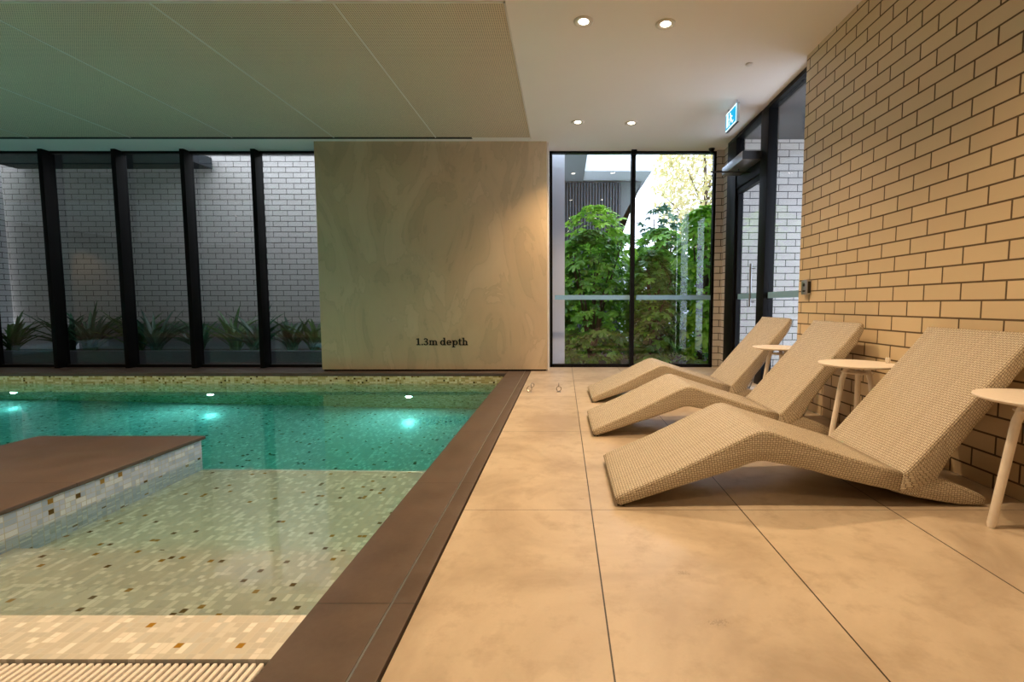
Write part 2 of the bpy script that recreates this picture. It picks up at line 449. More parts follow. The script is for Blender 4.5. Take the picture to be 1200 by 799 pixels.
b = bm_new(); box(b, -2.27, CX+0.02, 0.5, 2.97, -1.5, D1); sh = struct('pool_shelf', b, M['mosaic_floor'], label='shallow pool shelf of cream mosaic with gold tiles', cat='pool shelf')
b = bm_new(); box(b, -2.26, CX-0.001, 2.955, 2.972, D1-0.02, D1+0.003); struct('edge_tile', b, M['white_render'], parent=sh)
b = bm_new(); box(b, -2.26, CX+0.02, 0.5, 1.915, D1, D2); struct('pool_step', b, M['mosaic_floor'], label='submerged cream mosaic step below the dry edge', cat='step')
b = bm_new(); box(b, -2.26, CX+0.02, 1.222, 1.405, D2, D3); struct('pool_edge', b, M['mosaic_floor'], label='dry cream mosaic edge beside the overflow grate', cat='pool edge')
b = bm_new(); box(b, -2.26, CX+0.02, 0.5, 1.22, D2-0.01, -0.165); struct('channel_floor', b, M['void'], label='dark overflow channel below the pale grate', cat='channel')

# overflow grate: bars running away from the camera
b = bm_new(); x = -2.24
while x < CX - 0.012:
    box(b, x, x+0.0110, 0.55, 1.212, -0.150, -0.128); x += 0.0205
for y in (0.62, 0.9, 1.19): box(b, -2.24, CX-0.004, y, y+0.01, -0.160, -0.150)
tag(obj('overflow_grate', b, M['grate'], bevel=0.002), 'pale slatted overflow grate at the near edge of the pool', 'drain grate')

# island
isl = thing('pool_island', 'dark stone topped platform rising from the pool with pale mosaic side', 'platform', (0,0,0))
isl['kind'] = 'structure'
b = bm_new(); box(b, -3.275, -2.262, -1.2, 2.958, -1.45, -0.02); obj('mosaic_base', b, M['mosaic_side'], isl)
b = bm_new(); box(b, -3.295, -2.245, -1.2, 2.975, -0.02, 0.0); obj('stone_top', b, M['dark_stone'], isl, bevel=0.003)

# water
def water():
    b = bm_new()
    box(b, BX0-0.004, CX+0.004, 0.505, PYF+0.004, -1.439, WL)
    o = obj('pool_water', b, M['water'])
    tag(o, 'clear teal pool water with a calm surface', 'water', kind='stuff')
    return o
wat = water()

# ceiling
b = bm_new()
box(b, -0.372, 2.13, YB, GY, CZ, CZ+0.2)
box(b, XL, -0.372, YB, 3.268, CZ, CZ+0.2)
box(b, XL, -0.372, 5.845, GY, CZ, CZ+0.2)
box(b, -1.07, -0.372, 5.80, 5.85, CZ, CZ+0.2)
cl = struct('ceiling', b, M['ceil'])
b = bm_new()
xs = [-0.384, -1.49, -2.68, -3.87, -5.06, -6.25, -7.44, -8.63, -9.82, -11.01, XL]
for x1, x0 in zip(xs, xs[1:]): box(b, x0+0.004, x1-0.004, 3.277, 5.80, CZ-0.001, CZ+0.05)
struct('perforated_panel', b, M['ceil_perf'], parent=cl)
b = bm_new()
box(b, XL, -0.372, 3.262, 3.276, CZ-0.005, CZ+0.01); box(b, -0.386, -0.372, 3.262, 5.84, CZ-0.005, CZ+0.01)
for x in xs[1:-1]: box(b, x-0.006, x+0.006, 3.28, 5.80, CZ-0.004, CZ+0.01)
struct('edge_bead', b, M['white_paint'], parent=cl)
b = bm_new(); box(b, XL, -0.372, 5.80, 5.846, CZ+0.05, CZ+0.2); box(b, XL, -1.07, 5.785, 5.845, CZ-0.003, CZ+0.05)
struct('curtain_slot', b, M['void'], parent=cl)
b = bm_new(); box(b, XL, -0.372, 3.27, 5.85, CZ+0.051, CZ+0.2); struct('backing', b, M['void'], parent=cl)

# walls
b = bm_new(); box(b, WX, WX+0.11, YB, E_Y, 0, CZ); struct('wall_right', b, [M['brick_right']])
b = bm_new(); box(b, XL, 2.03, YB-0.15, YB, 0, CZ); struct('wall_behind', b, M['cream_wall'])
b = bm_new(); box(b, XL-0.15, XL, YB, GY, 0, CZ); struct('wall_left', b, M['cream_wall'])
b = bm_new(); box(b, -2.985, -0.198, 5.93, 6.10, 0.02, CZ); pan = struct('wall_far', b, M['limestone'], bevel=0.002)
b = bm_new(); box(b, -2.97, -0.215, 5.95, 6.30, 0.0, CZ-0.002); struct('backing_frame', b, M['black'], parent=pan)
b = bm_new(); box(b, -0.196, -0.176, 5.97, GY+0.02, 0.0, CZ); struct('trim_1', b, M['white_paint'])
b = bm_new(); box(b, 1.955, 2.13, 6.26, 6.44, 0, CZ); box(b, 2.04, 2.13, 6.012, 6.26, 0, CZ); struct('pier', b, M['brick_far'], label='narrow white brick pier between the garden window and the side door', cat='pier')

# ------------------------------------------------------------------ lettering "1.3m depth": bold slab-serif glyphs as one flat raised mesh
def lettering(parent):
    b = bm_new(); s = 0.088 / 0.70          # cap height 0.70 em
    x = 0.0; ya, yb = 5.9255, 5.9305
    def rc(x0, z0, x1, z1): box(b, OX+(x+x0)*s, OX+(x+x1)*s, ya, yb, OZ+z0*s, OZ+z1*s)
    def arc(cx, cz, rx, rz, t, a0, a1, n=18, th=None):
        """thick elliptical stroke; t horizontal thickness, th vertical thickness"""
        th = t*0.62 if th is None else th
        o, i = [], []
        for k in range(n+1):
            a = R(a0+(a1-a0)*k/n); o.append((cx+rx*math.cos(a), cz+rz*math.sin(a))); i.append((cx+(rx-t)*math.cos(a), cz+(rz-th)*math.sin(a)))
        for k in range(n):
            q = [o[k], o[k+1], i[k+1], i[k]]
            prism(b, [(OX+(x+u)*s, OZ+v*s) for u, v in q], 'y', ya, yb)
    OX, OZ = -1.814, 0.322
    XH = 0.49
    # 1
    rc(0.15, 0, 0.30, 0.68); rc(0.02, 0, 0.43, 0.09); rc(0.02, 0.56, 0.2, 0.65); x += 0.50
    # .
    rc(0.03, 0, 0.16, 0.13); x += 0.25
    # 3
    arc(0.20, 0.51, 0.21, 0.18, 0.13, -90, 165); arc(0.20, 0.19, 0.24, 0.20, 0.14, -165, 90); rc(0.10, 0.31, 0.24, 0.40); x += 0.53
    # m
    for k in (0, 0.29, 0.58): rc(0.05+k, 0, 0.18+k, XH-0.09); rc(k-0.01, 0, 0.24+k, 0.085)
    rc(-0.01, XH-0.085, 0.14, XH)
    for k in (0, 0.29): arc(0.05+k+0.21, XH-0.19, 0.21, 0.19, 0.13, 0, 140)
    x += 0.86 + 0.22
    # d
    arc(0.24, XH/2, 0.24, XH/2+0.01, 0.14, 0, 360, 30); rc(0.36, 0, 0.50, 0.74); rc(0.28, 0.66, 0.42, 0.74); rc(0.42, 0, 0.58, 0.085); x += 0.62
    # e
    arc(0.24, XH/2, 0.24, XH/2+0.01, 0.14, 0, 325, 28); rc(0.08, 0.20, 0.47, 0.285); x += 0.53
    # p
    rc(0.08, -0.22, 0.22, XH-0.02); rc(0.0, -0.22, 0.32, -0.135); rc(0.0, XH-0.085, 0.15, XH); arc(0.33, XH/2, 0.24, XH/2+0.01, 0.14, 0, 360, 30); x += 0.62
    # t
    rc(0.08, 0.08, 0.22, 0.64); rc(0.0, XH-0.085, 0.35, XH); arc(0.235, 0.13, 0.155, 0.14, 0.13, 180, 320); x += 0.40
    # h
    rc(0.06, 0, 0.20, 0.74); rc(-0.02, 0, 0.27, 0.085); rc(-0.02, 0.66, 0.14, 0.74); arc(0.27, XH-0.2, 0.22, 0.2, 0.14, 0, 140)
    rc(0.35, 0, 0.49, XH-0.18); rc(0.29, 0, 0.56, 0.085)
    o = obj('lettering', b, M['ink'], parent); o['label'] = 'black lettering reading 1.3m depth'
lettering(pan)

# ------------------------------------------------------------------ glazing
def pane(name, x0, x1, y0, y1, z0, z1, mat, parent):
    b = bm_new(); box(b, x0, x1, y0, y1, z0, z1); return struct(name, b, mat, parent=parent)
w1 = struct('window_1')
b = bm_new(); box(b, XL, -2.97, GY-0.03, GY+0.05, 0.0, 0.035); box(b, XL, -2.97, GY-0.03, GY+0.05, CZ-0.03, CZ); struct('window_frame', b, M['black'], parent=w1)
fins = [-3.895, -4.785, -5.645, -6.565, -7.44, -8.29, -9.18, -10.07, -10.96]
for fx in fins:
    b = bm_new(); box(b, fx-0.028, fx+0.028, GY-0.13, GY+0.03, 0.0, CZ-0.001); struct('mullion', b, M['black'], parent=w1, bevel=0.003)
ed = [-2.97] + fins + [XL]
for a, c in zip(ed, ed[1:]): pane('pane', c+0.028, a-0.028, GY-0.004, GY+0.004, 0.036, CZ-0.031, M['glass_dark'], w1)

w2 = struct('window_2')
b = bm_new()
for z0, z1 in ((0.0, 0.04), (CZ-0.025, CZ)): box(b, -0.176, 1.955, GY-0.03, GY+0.04, z0, z1)
for x0, x1 in ((-0.176, -0.14), (1.925, 1.955)): box(b, x0, x1, GY-0.03, GY+0.04, 0.0, CZ)
struct('window_frame', b, M['black'], parent=w2)
b = bm_new(); box(b, 0.87, 0.92, GY-0.07, GY+0.04, 0.0, CZ-0.001); box(b, 0.862, 0.928, GY-0.10, GY-0.03, CZ-0.06, CZ-0.001); struct('mullion', b, M['black'], parent=w2)
for x0, x1 in ((-0.139, 0.869), (0.921, 1.924)):
    pane('pane', x0, x1, GY-0.004, GY+0.004, 0.041, CZ-0.026, M['glass'], w2)
    pane('frosted_band', x0+0.03, x1, GY-0.0065, GY-0.0045, 0.885, 0.945, M['band'], w2)

GX = 2.05
w3 = struct('window_3')
b = bm_new()
box(b, GX-0.05, GX+0.05, E_Y, 4.84, CZ-0.04, CZ); box(b, GX-0.05, GX+0.05, E_Y, 4.84, 0, 0.04); box(b, GX-0.01, GX+0.05, E_Y, E_Y+0.03, 0, CZ)
struct('window_frame', b, M['black'], parent=w3)
pane('pane', GX-0.004, GX+0.004, E_Y+0.03, 4.84, 0.04, CZ-0.04, M['glass'], w3)
pane('frosted_band', GX-0.0065, GX-0.0045, E_Y+0.03, 4.84, 0.885, 0.945, M['band'], w3)
b = bm_new(); box(b, GX-0.05, GX+0.05, 4.84, 5.02, 0, CZ-0.005); struct('mullion', b, M['black'], parent=w3, bevel=0.003)

d1 = struct('door_1')
b = bm_new()
box(b, GX-0.05, GX+0.05, 5.72, 6.01, 0, CZ-0.04)          # far jamb
box(b, GX-0.04, GX+0.04, 5.02, 5.72, 2.16, 2.36)          # head
box(b, GX-0.05, GX+0.05, 5.02, 6.01, CZ-0.04, CZ)
struct('door_frame', b, M['black'], parent=d1, bevel=0.003)
b = bm_new(); box(b, GX-0.025, GX+0.025, 5.02, 5.07, 0.01, 2.16); box(b, GX-0.025, GX+0.025, 5.67, 5.72, 0.01, 2.16); box(b, GX-0.025, GX+0.025, 5.07, 5.67, 0.01, 0.10); box(b, GX-0.025, GX+0.025, 5.07, 5.67, 2.10, 2.16)
struct('door_leaf', b, M['black'], parent=d1)
pane('pane', GX-0.004, GX+0.004, 5.07, 5.67, 0.10, 2.10, M['glass'], d1)
pane('transom_pane', GX-0.004, GX+0.004, 5.02, 5.72, 2.36, CZ-0.04, M['glass'], d1)
pane('frosted_band', GX-0.0065, GX-0.0045, 5.07, 5.67, 0.885, 0.945, M['band'], d1)
b = bm_new(); tube(b, [(GX-0.075, 5.12, 0.80), (GX-0.075, 5.12, 1.25)], 0.012); tube(b, [(GX-0.03, 5.12, 0.85), (GX-0.075, 5.12, 0.85)], 0.008); tube(b, [(GX-0.03, 5.12, 1.2), (GX-0.075, 5.12, 1.2)], 0.008)
struct('door_handle', b, M['silver'], parent=d1, smooth=True)

# ------------------------------------------------------------------ ceiling fittings
M['lamp_glow'] = emit('lit lamp lens', (1.0, 0.86, 0.68), 14)
def downlight(x, y, label, cone=118, energy=DOWN_W, soft=0.03, group='round ceiling downlights'):
    t = thing('downlight', label, 'ceiling light', (x, y, CZ), 0, group)
    b = bm_new(); lathe(b, [(0.033,-0.001),(0.054,-0.011),(0.062,-0.010),(0.068,-0.006),(0.070,0.0)], n=36); obj('trim_ring', b, M['white_paint'], t, smooth=True)
    b = bm_new(); lathe(b, [(0,-0.003),(0.0335,-0.003),(0.0335,0.0)], n=30); obj('lens', b, M['lamp_glow'], t)
    l = bpy.data.lights.new('lamp', 'SPOT'); l.energy = energy*1.0; l.color = WARM; l.spot_size = R(cone); l.spot_blend = 0.75; l.shadow_soft_size = soft
    lo = bpy.data.objects.new('lamp', l); C.collection.objects.link(lo); lo.parent = t; lo.location = (0, 0, -0.02)
    return t
PL = {}
downlight(0.141, 3.484, 'lit round downlight near top of photo, left of its pair')
downlight(0.713, 3.514, 'lit round downlight near top of photo, right of its pair')
downlight(0.155, 5.324, 'lit round downlight before the garden window, left of its pair')
downlight(0.734, 5.348, 'lit round downlight before the garden window, right of its pair')
for x, y, w in ((0.14, 1.62, 'overhead above the deck, coping side'), (0.72, 1.65, 'overhead above the deck, lounger side'), (0.14, -0.25, 'behind the camera, coping side'), (0.72, -0.22, 'behind the camera, lounger side')):
    downlight(x, y, 'lit round downlight ' + w, energy=DOWN_W*(0.95 if y > 0 else 0.3), group='overhead deck downlights')
for x, y, w in ((-12.4, -0.6, 'first from the far left wall'), (-9.4, -0.6, 'left of a close pair'), (-8.85, -0.6, 'right of a close pair'), (-6.95, -0.6, 'standing alone after the close pair'), (-5.0, -0.6, 'added above the platform foot'), (-3.0, -0.6, 'added nearest the coping')):  # last two lamps are added behind the camera to light the room
    downlight(x, y, 'lit round downlight over the near pool deck, ' + w, cone=112, soft=0.07, energy=DOWN_W*1.5, group='near pool deck downlights')

for x, y, w in ((-2.4, 1.9, 'added nearest the coping'), (-4.8, 1.9, 'beyond the platform'), (-7.2, 1.9, 'towards the far left wall')):  # unseen row added to warm the panel and brighten the shallow water
    downlight(x, y, 'added unseen downlight above the pool water, ' + w, cone=150, soft=0.10, energy=DOWN_W*2.8, group='added overhead pool downlights')
b = bm_new(); lathe(b, [(0.0,-0.008),(0.026,-0.008),(0.030,-0.005),(0.030,0.0)], (1.512, 4.076, CZ), 28)
tag(obj('sprinkler_cap', b, M['white_paint'], smooth=True), 'small white flush cap on the ceiling before the exit sign', 'sprinkler')
t = thing('security_camera', 'tiny black dome on the ceiling corner above the garden window', 'security camera', (1.86, 6.20, CZ))
b = bm_new(); lathe(b, [(0.0,-0.012),(0.038,-0.012),(0.038,0.0)], n=24); obj('mount', b, M['black_matt'], t, smooth=True)
b = bm_new(); lathe(b, [(0.0,-0.045),(0.015,-0.042),(0.027,-0.032),(0.033,-0.012),(0.0,-0.012)], n=24); obj('dome', b, M['black'], t, smooth=True)

# exit sign: an illuminated blade hung from the ceiling, its face along the room
M['exit_blue'] = emit('lit blue green sign face', (0.02, 0.36, 0.62), 0.9)
M['exit_white'] = emit('lit white pictogram', (0.75, 0.97, 1.0), 1.1)
ex = thing('exit_sign', 'lit blue-green exit sign with white running figure hanging by the door', 'exit sign', (1.66, 4.88, 0))
b = bm_new(); box(b, -0.012, 0.012, -0.16, 0.16, CZ-0.215, CZ-0.035); obj('sign_body', b, M['silver'], ex)
b = bm_new(); box(b, -0.014, -0.012, -0.155, 0.155, CZ-0.21, CZ-0.04); obj('sign_face', b, M['exit_blue'], ex)
b = bm_new(); box(b, -0.006, 0.006, -0.12, -0.11, CZ-0.04, CZ); obj('bracket', b, M['silver'], ex)
b = bm_new(); box(b, -0.006, 0.006, 0.11, 0.12, CZ-0.04, CZ); obj('bracket', b, M['silver'], ex)
b = bm_new()
def sg(poly): prism(b, [(u, CZ-0.21+v) for u, v in poly], 'x', -0.0155, -0.0142)
sg([(-0.150,0.0),(-0.150,0.17),(-0.138,0.17),(-0.138,0.0)]); sg([(-0.150,0.158),(-0.150,0.17),(0.150,0.17),(0.150,0.158)]); sg([(-0.15,0),(0.15,0),(0.15,0.010),(-0.15,0.010)])
hd = [(0.022+0.014*math.cos(R(a)), 0.130+0.014*math.sin(R(a))) for a in range(0, 360, 30)]; sg(hd)
sg([(-0.005,0.115),(0.022,0.113),(0.012,0.070),(-0.018,0.070)])
sg([(0.012,0.075),(0.045,0.055),(0.040,0.045),(0.0,0.062)]); sg([(0.040,0.055),(0.050,0.050),(0.040,0.020),(0.030,0.022)])
sg([(-0.018,0.072),(0.0,0.070),(-0.030,0.030),(-0.042,0.036)]); sg([(-0.030,0.038),(-0.038,0.028),(-0.070,0.040),(-0.068,0.050)])
sg([(0.015,0.110),(0.050,0.085),(0.046,0.077),(0.012,0.098)]); sg([(-0.004,0.113),(-0.040,0.095),(-0.038,0.086),(0.0,0.100)])
sg([(0.075,0.03),(0.075,0.15),(0.125,0.15),(0.125,0.03)])
obj('pictogram', b, M['exit_white'], ex)

# door closer box and its arm
op = thing('door_operator', 'silver automatic door opener box above the glass side door', 'door opener', (0,0,0))
b = bm_new(); box(b, 1.81, GX-0.041, 5.00, 5.63, 2.285, 2.37); obj('housing', b, M['silver'], op, bevel=0.005)
b = bm_new(); box(b, 1.812, GX-0.043, 4.985, 5.00, 2.287, 2.368); obj('end_cap', b, M['black_matt'], op)
b = bm_new(); tube(b, [(1.90, 5.35, 2.285), (1.90, 5.35, 2.255), (1.60, 5.35, 2.255)], 0.009, 8); tube(b, [(1.60, 5.35, 2.255), (GX-0.03, 5.32, 2.245)], 0.007, 8); obj('arm', b, M['black_matt'], op, smooth=True)

# key switch on the brick wall
ks = thing('key_switch', 'small steel key switch box on the brick wall end', 'switch', (WX, 3.80, 0.955))
b = bm_new(); box(b, -0.032, 0.0, -0.045, 0.045, -0.055, 0.055); obj('switch_box', b, M['silver'], ks, bevel=0.003)
b = bm_new(); tube(b, [(-0.036, 0.0, 0.02), (-0.030, 0.0, 0.02)], 0.013, 16); obj('key_barrel', b, M['black_matt'], ks)
b = bm_new(); box(b, -0.034, -0.031, -0.02, 0.02, -0.035, -0.022); obj('name_slot', b, M['black_matt'], ks)
b = bm_new(); box(b, -0.026, -0.004, -0.048, -0.044, -0.045, 0.045); obj('side_plate', b, M['black_matt'], ks)

# chrome floor rings
def ring(x, y, label, double):
    t = thing('floor_ring', label, 'floor anchor', (x, y, 0), 0, 'metal rings on the deck')
    b = bm_new(); lathe(b, [(0.0,0.004),(0.018,0.004),(0.022,0.0)], n=20); obj('base_plate', b, M['chrome'], t, smooth=True)
    b = bm_new(); torus(b, (0, 0, 0.030), (1,0,0), (0,0.35,0.94), 0.022, 0.0042)
    obj('ring', b, M['chrome'], t, smooth=True)
    b = bm_new()
    if double: torus(b, (0.028, 0.012, 0.062), (0.8,0.3,0), (0,0.3,0.95), 0.018, 0.004)
    else: tube(b, [(0.0, 0, 0.05), (0.0, 0.004, 0.085)], [0.005, 0.003], 8)
    obj('clip', b, M['chrome'], t, smooth=True)
ring(-0.318, 4.50, 'chrome double ring anchor on the deck beside the pool coping', True)
ring(-0.041, 4.50, 'single chrome ring anchor on the deck nearer the loungers', False)

# underwater lights
M['pool_glow'] = emit('lit pool lamp lens', (0.85, 1.0, 0.98), 14)
for x, lab in ((-1.86, 'bright underwater pool light below the stone panel'), (-4.25, 'bright underwater pool light behind the platform corner'), (-6.62, 'bright underwater pool light at the far left of the photo')):
    t = thing('pool_light', lab, 'pool light', (x, PYF, -0.885), 0, 'underwater pool lights')
    b = bm_new(); torus(b, (0,-0.008,0), (1,0,0), (0,0,1), 0.048, 0.010, 30); obj('trim_ring', b, M['chrome'], t, smooth=True)
    b = bm_new(); prism(b, [(0.036*math.cos(2*math.pi*k/28), 0.036*math.sin(2*math.pi*k/28)) for k in range(28)], 'y', -0.012, -0.002); obj('lens', b, M['pool_glow'], t)
    l = bpy.data.lights.new('lamp', 'AREA'); l.shape = 'DISK'; l.size = 0.06; l.energy = POOL_W; l.color = (0.9, 1.0, 0.97)
    lo = bpy.data.objects.new('lamp', l); C.collection.objects.link(lo); lo.parent = t; lo.location = (0, -0.03, 0); lo.rotation_euler = (R(-90), 0, 0)

# ------------------------------------------------------------------ loungers
def ribbon(bm, top, bot, y0, y1, u0=0.0, ny=10, rnd=0.016):
    """woven shell between a top curve and a bottom curve (x,z), from y0 to y1, rounded edges, UV in metres"""
    uvl = bm.loops.layers.uv.verify()
    n = len(top)
    arc = [u0]
    for a, c in zip(top, top[1:]): arc.append(arc[-1] + math.dist(a, c))
    # cross-section ring for each station: goes round top -> far side -> bottom -> near side
    secs = []
    for i in range(n):
        tx, tz = top[i]; bx, bz = bot[i]
        L = math.dist(top[i], bot[i]); dx, dz = (bx-tx)/L, (bz-tz)/L
        r = min(rnd, L*0.45)
        ring = []; v = 0
        def P(y, d): return (tx+dx*d, y, tz+dz*d)
        pts = []
        def corner(yc, dc, a0, a1):
            for k in range(4):
                a = R(a0+(a1-a0)*k/3); pts.append((yc + r*math.cos(a), dc - r*math.sin(a)))
        corner(y0+r, r, 180, 90); 
        for k in range(1, ny): pts.append((y0+r+(y1-y0-2*r)*k/ny, 0))
        corner(y1-r, r, 90, 0); corner(y1-r, L-r, 0, -90); corner(y0+r, L-r, 270, 180)
        vv = [0]
        for a, c in zip(pts, pts[1:]): vv.append(vv[-1] + math.dist(a, c))
        vv.append(vv[-1] + math.dist(pts[-1], pts[0]))
        # near side: measure v down from the top edge so the rows follow the outline
        secs.append(([bm.verts.new(P(*p)) for p in pts], vv))
    m = len(secs[0][0])
    for i in range(n-1):
        A, va = secs[i]; B, vb = secs[i+1]
        for k in range(m):
            k2 = (k+1) % m
            f = bm.faces.new((A[k], A[k2], B[k2], B[k]))
            f.smooth = True
            for lp, (u, v) in zip(f.loops, ((arc[i], va[k]), (arc[i], va[k+1]), (arc[i+1], vb[k+1]), (arc[i+1], vb[k]))): lp[uvl].uv = (u, v)
    for s, u in ((0, arc[0]), (n-1, arc[-1])):
        ring = secs[s][0]; f = bm.faces.new(ring if s else ring[::-1])
        for lp in f.loops: lp[uvl].uv = (lp.vert.co.z*1.0 + u, lp.vert.co.y)

def smooth_curve(pts, per=0.03, soft=1):
    """resample a polyline, corners softened"""
    out = []
    for _ in range(soft):
        q = [pts[0]]
        for a, c in zip(pts, pts[1:]):
            q.append((a[0]*0.82+c[0]*0.18, a[1]*0.82+c[1]*0.18)); q.append((a[0]*0.18+c[0]*0.82, a[1]*0.18+c[1]*0.82))
        q.append(pts[-1]); pts = q
    return pts

def chop(pts, n):
    L = [0]
    for a, c in zip(pts, pts[1:]): L.append(L[-1]+math.dist(a, c))
    out = []
    for i in range(n+1):
        s = L[-1]*i/n; k = 0
        while k < len(L)-2 and L[k+1] < s: k += 1
        f = (s-L[k])/max(1e-9, L[k+1]-L[k]); out.append((pts[k][0]+(pts[k+1][0]-pts[k][0])*f, pts[k][1]+(pts[k+1][1]-pts[k][1])*f))
    return out

LW = 0.565
def make_lounger(label):
    t = thing('sun_lounger', label, 'sun lounger', (0.205, 1.90, 0), 0, 'wicker sun loungers in a row')
    o = 0.205
    # seat: foot -> knee -> crease; paired stations of top and underside
    st = [((0.208,0.040),(0.222,0.010)), ((0.225,0.053),(0.236,0.004)), ((0.30,0.086),(0.315,0.030)), ((0.447,0.150),(0.463,0.080)), ((0.60,0.226),(0.615,0.128)), ((0.70,0.276),(0.715,0.163)),
          ((0.75,0.300),(0.755,0.179)), ((0.785,0.314),(0.783,0.187)), ((0.820,0.317),(0.810,0.189)), ((0.860,0.306),(0.845,0.183)), ((0.923,0.284),(0.900,0.172)), ((1.04,0.246),(1.01,0.148)), ((1.165,0.206),(1.13,0.114)), ((1.28,0.172),(1.25,0.086)), ((1.375,0.144),(1.36,0.062))]
    b = bm_new()
    ribbon(b, [(a[0]-o, a[1]) for a, c in st], [(c[0]-o, c[1]) for a, c in st], 0, LW)
    obj('seat', b, M['wicker'], t)
    # backrest: crease -> top, leaning back to the wall
    bt = [((1.372,0.141),(1.36,0.058)), ((1.395,0.160),(1.44,0.075)), ((1.43,0.200),(1.515,0.115)), ((1.503,0.285),(1.572,0.215)), ((1.60,0.400),(1.665,0.340)), ((1.70,0.516),(1.758,0.462)), ((1.80,0.632),(1.850,0.590)), ((1.845,0.688),(1.880,0.655)), ((1.857,0.708),(1.880,0.690))]
    b = bm_new()
    ribbon(b, [(a[0]-o, a[1]) for a, c in bt], [(c[0]-o, c[1]) for a, c in bt], 0, LW, 1.38)
    obj('backrest', b, M['wicker'], t)
    # rear foot: a wicker wedge that runs out behind
    ft = [((1.35,0.100),(1.345,0.060)), ((1.46,0.130),(1.44,0.036)), ((1.54,0.118),(1.53,0.020)), ((1.62,0.086),(1.62,0.006)), ((1.70,0.052),(1.70,0.003)), ((1.718,0.040),(1.716,0.006))]
    b = bm_new()
    ribbon(b, [(a[0]-o, a[1]) for a, c in ft], [(c[0]-o, c[1]) for a, c in ft], 0.004, LW-0.004, 1.2)
    obj('rear_foot', b, M['wicker'], t)
    b = bm_new(); box(b, 0.222-o, 0.250-o, 0.015, LW-0.015, 0.0, 0.010); obj('foot_pad', b, M['black_matt'], t)
    b = bm_new(); box(b, 1.655-o, 1.70-o, 0.03, LW-0.03, 0.0, 0.006); obj('foot_pad', b, M['black_matt'], t)
    b = bm_new(); tube(b, [(1.575-o, 0.10, 0.11), (1.60-o, 0.10, 0.17), (1.625-o, 0.10, 0.26)], 0.006, 8); tube(b, [(1.575-o, 0.10, 0.11), (1.575-o, LW-0.10, 0.11)], 0.007, 8); tube(b, [(1.575-o, LW-0.10, 0.11), (1.60-o, LW-0.10, 0.17), (1.625-o, LW-0.10, 0.26)], 0.006, 8)
    k = obj('support_bar', b, M['silver'], t, smooth=True); k['label'] = 'steel support bar'
    return t
l1 = make_lounger('beige wicker sun lounger nearest the camera, wave shaped')
dup(l1, (0.175, 2.945, 0), R(0.4), 'beige wicker sun lounger in the middle of the row of three')
dup(l1, (0.232, 3.99, 0), R(0.5), 'beige wicker sun lounger farthest away, beside the glass door')

# ------------------------------------------------------------------ side tables
def make_table(label, loc, rz):
    t = thing('side_table', label, 'side table', loc, rz, 'small round side tables')
    b = bm_new(); lathe(b, [(0,0.476),(0.184,0.476),(0.197,0.481),(0.200,0.486),(0.198,0.490),(0,0.490)], n=56); obj('tabletop', b, M['cream_paint'], t, smooth=True)
    b = bm_new(); lathe(b, [(0.0,0.432),(0.070,0.432),(0.082,0.436),(0.082,0.440),(0.0,0.444)], n=36); obj('collar_plate', b, M['cream_paint'], t, smooth=True)
    for k in range(3):
        a = 2*math.pi*k/3
        c, s = math.cos(a), math.sin(a)
        b = bm_new(); tube(b, [(0.052*c, 0.052*s, 0.478), (0.080*c, 0.080*s, 0.40), (0.135*c, 0.135*s, 0.012), (0.136*c, 0.136*s, 0.0)], [0.015, 0.0155, 0.0145, 0.011], 14); obj('leg', b, M['cream_paint'], t, smooth=True)
    return t
t1 = make_table('cream round side table in front of the nearest lounger', (1.713, 1.695, 0), R(167))
dup(t1, (1.668, 2.715, 0), R(175), 'cream round side table between the nearest and middle loungers')
dup(t1, (1.695, 3.765, 0), R(175), 'cream round side table between the middle and farthest loungers')
# little looped clip on the middle table
b = bm_new()
for dx in (0.0, 0.014): torus(b, (1.835+dx, 2.72, 0.505), (0.5,0.3,0), (0,0.1,1), 0.014, 0.0038, 18, 8, R(-90), R(270))
tag(obj('looped_clip', b, M['cream_paint'], smooth=True), 'tiny cream clip with two loops on the middle side table', 'clip')

# ------------------------------------------------------------------ outside: light well behind the left windows
BY = 7.95
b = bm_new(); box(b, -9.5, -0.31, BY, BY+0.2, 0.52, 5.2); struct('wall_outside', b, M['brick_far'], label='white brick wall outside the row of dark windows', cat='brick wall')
b = bm_new(); box(b, -7.95, -0.35, BY-0.06, BY+0.2, -0.3, 0.52); struct('garden_wall', b, M['concrete'], label='low grey rendered wall below the white bricks', cat='garden wall')
b = bm_new(); box(b, -9.11, -8.98, 6.45, BY-0.07, -0.3, 4.4); struct('brick_return', b, M['brick_side'], label='white brick return wall with daylight in its colour at the far left', cat='brick wall')
b = bm_new(); box(b, -8.97, -7.95, BY-0.12, BY+0.2, -0.3, 0.52); struct('daylit_tint_wall', b, M['white_daylit'], label='low wall with daylight put into its white colour at the far left of the windows', cat='garden wall')  # bright daylit patch made as a whiter piece of the low wall
b = bm_new(); box(b, -8.97, -0.35, 6.95, BY-0.07, -0.3, 0.10); bed = struct('planting_bed', b, M['soil'], label='dark soil bed along the outside of the windows', cat='planting bed')
b = bm_new(); box(b, -8.97, -0.35, 6.85, 6.95, -0.3, 0.16); struct('bed_edge', b, M['slat'], parent=bed)
b = bm_new(); box(b, -8.97, -0.35, 6.39, 6.85, -0.3, -0.02); struct('gravel_strip', b, M['paving'], label='grey gravel strip outside the windows', cat='gravel')
b = bm_new(); box(b, -8.7, -5.6, 6.40, BY-0.07, 2.98, 3.15); struct('canopy', b, M['dark_soffit'], label='dark canopy over the left part of the light well', cat='canopy')

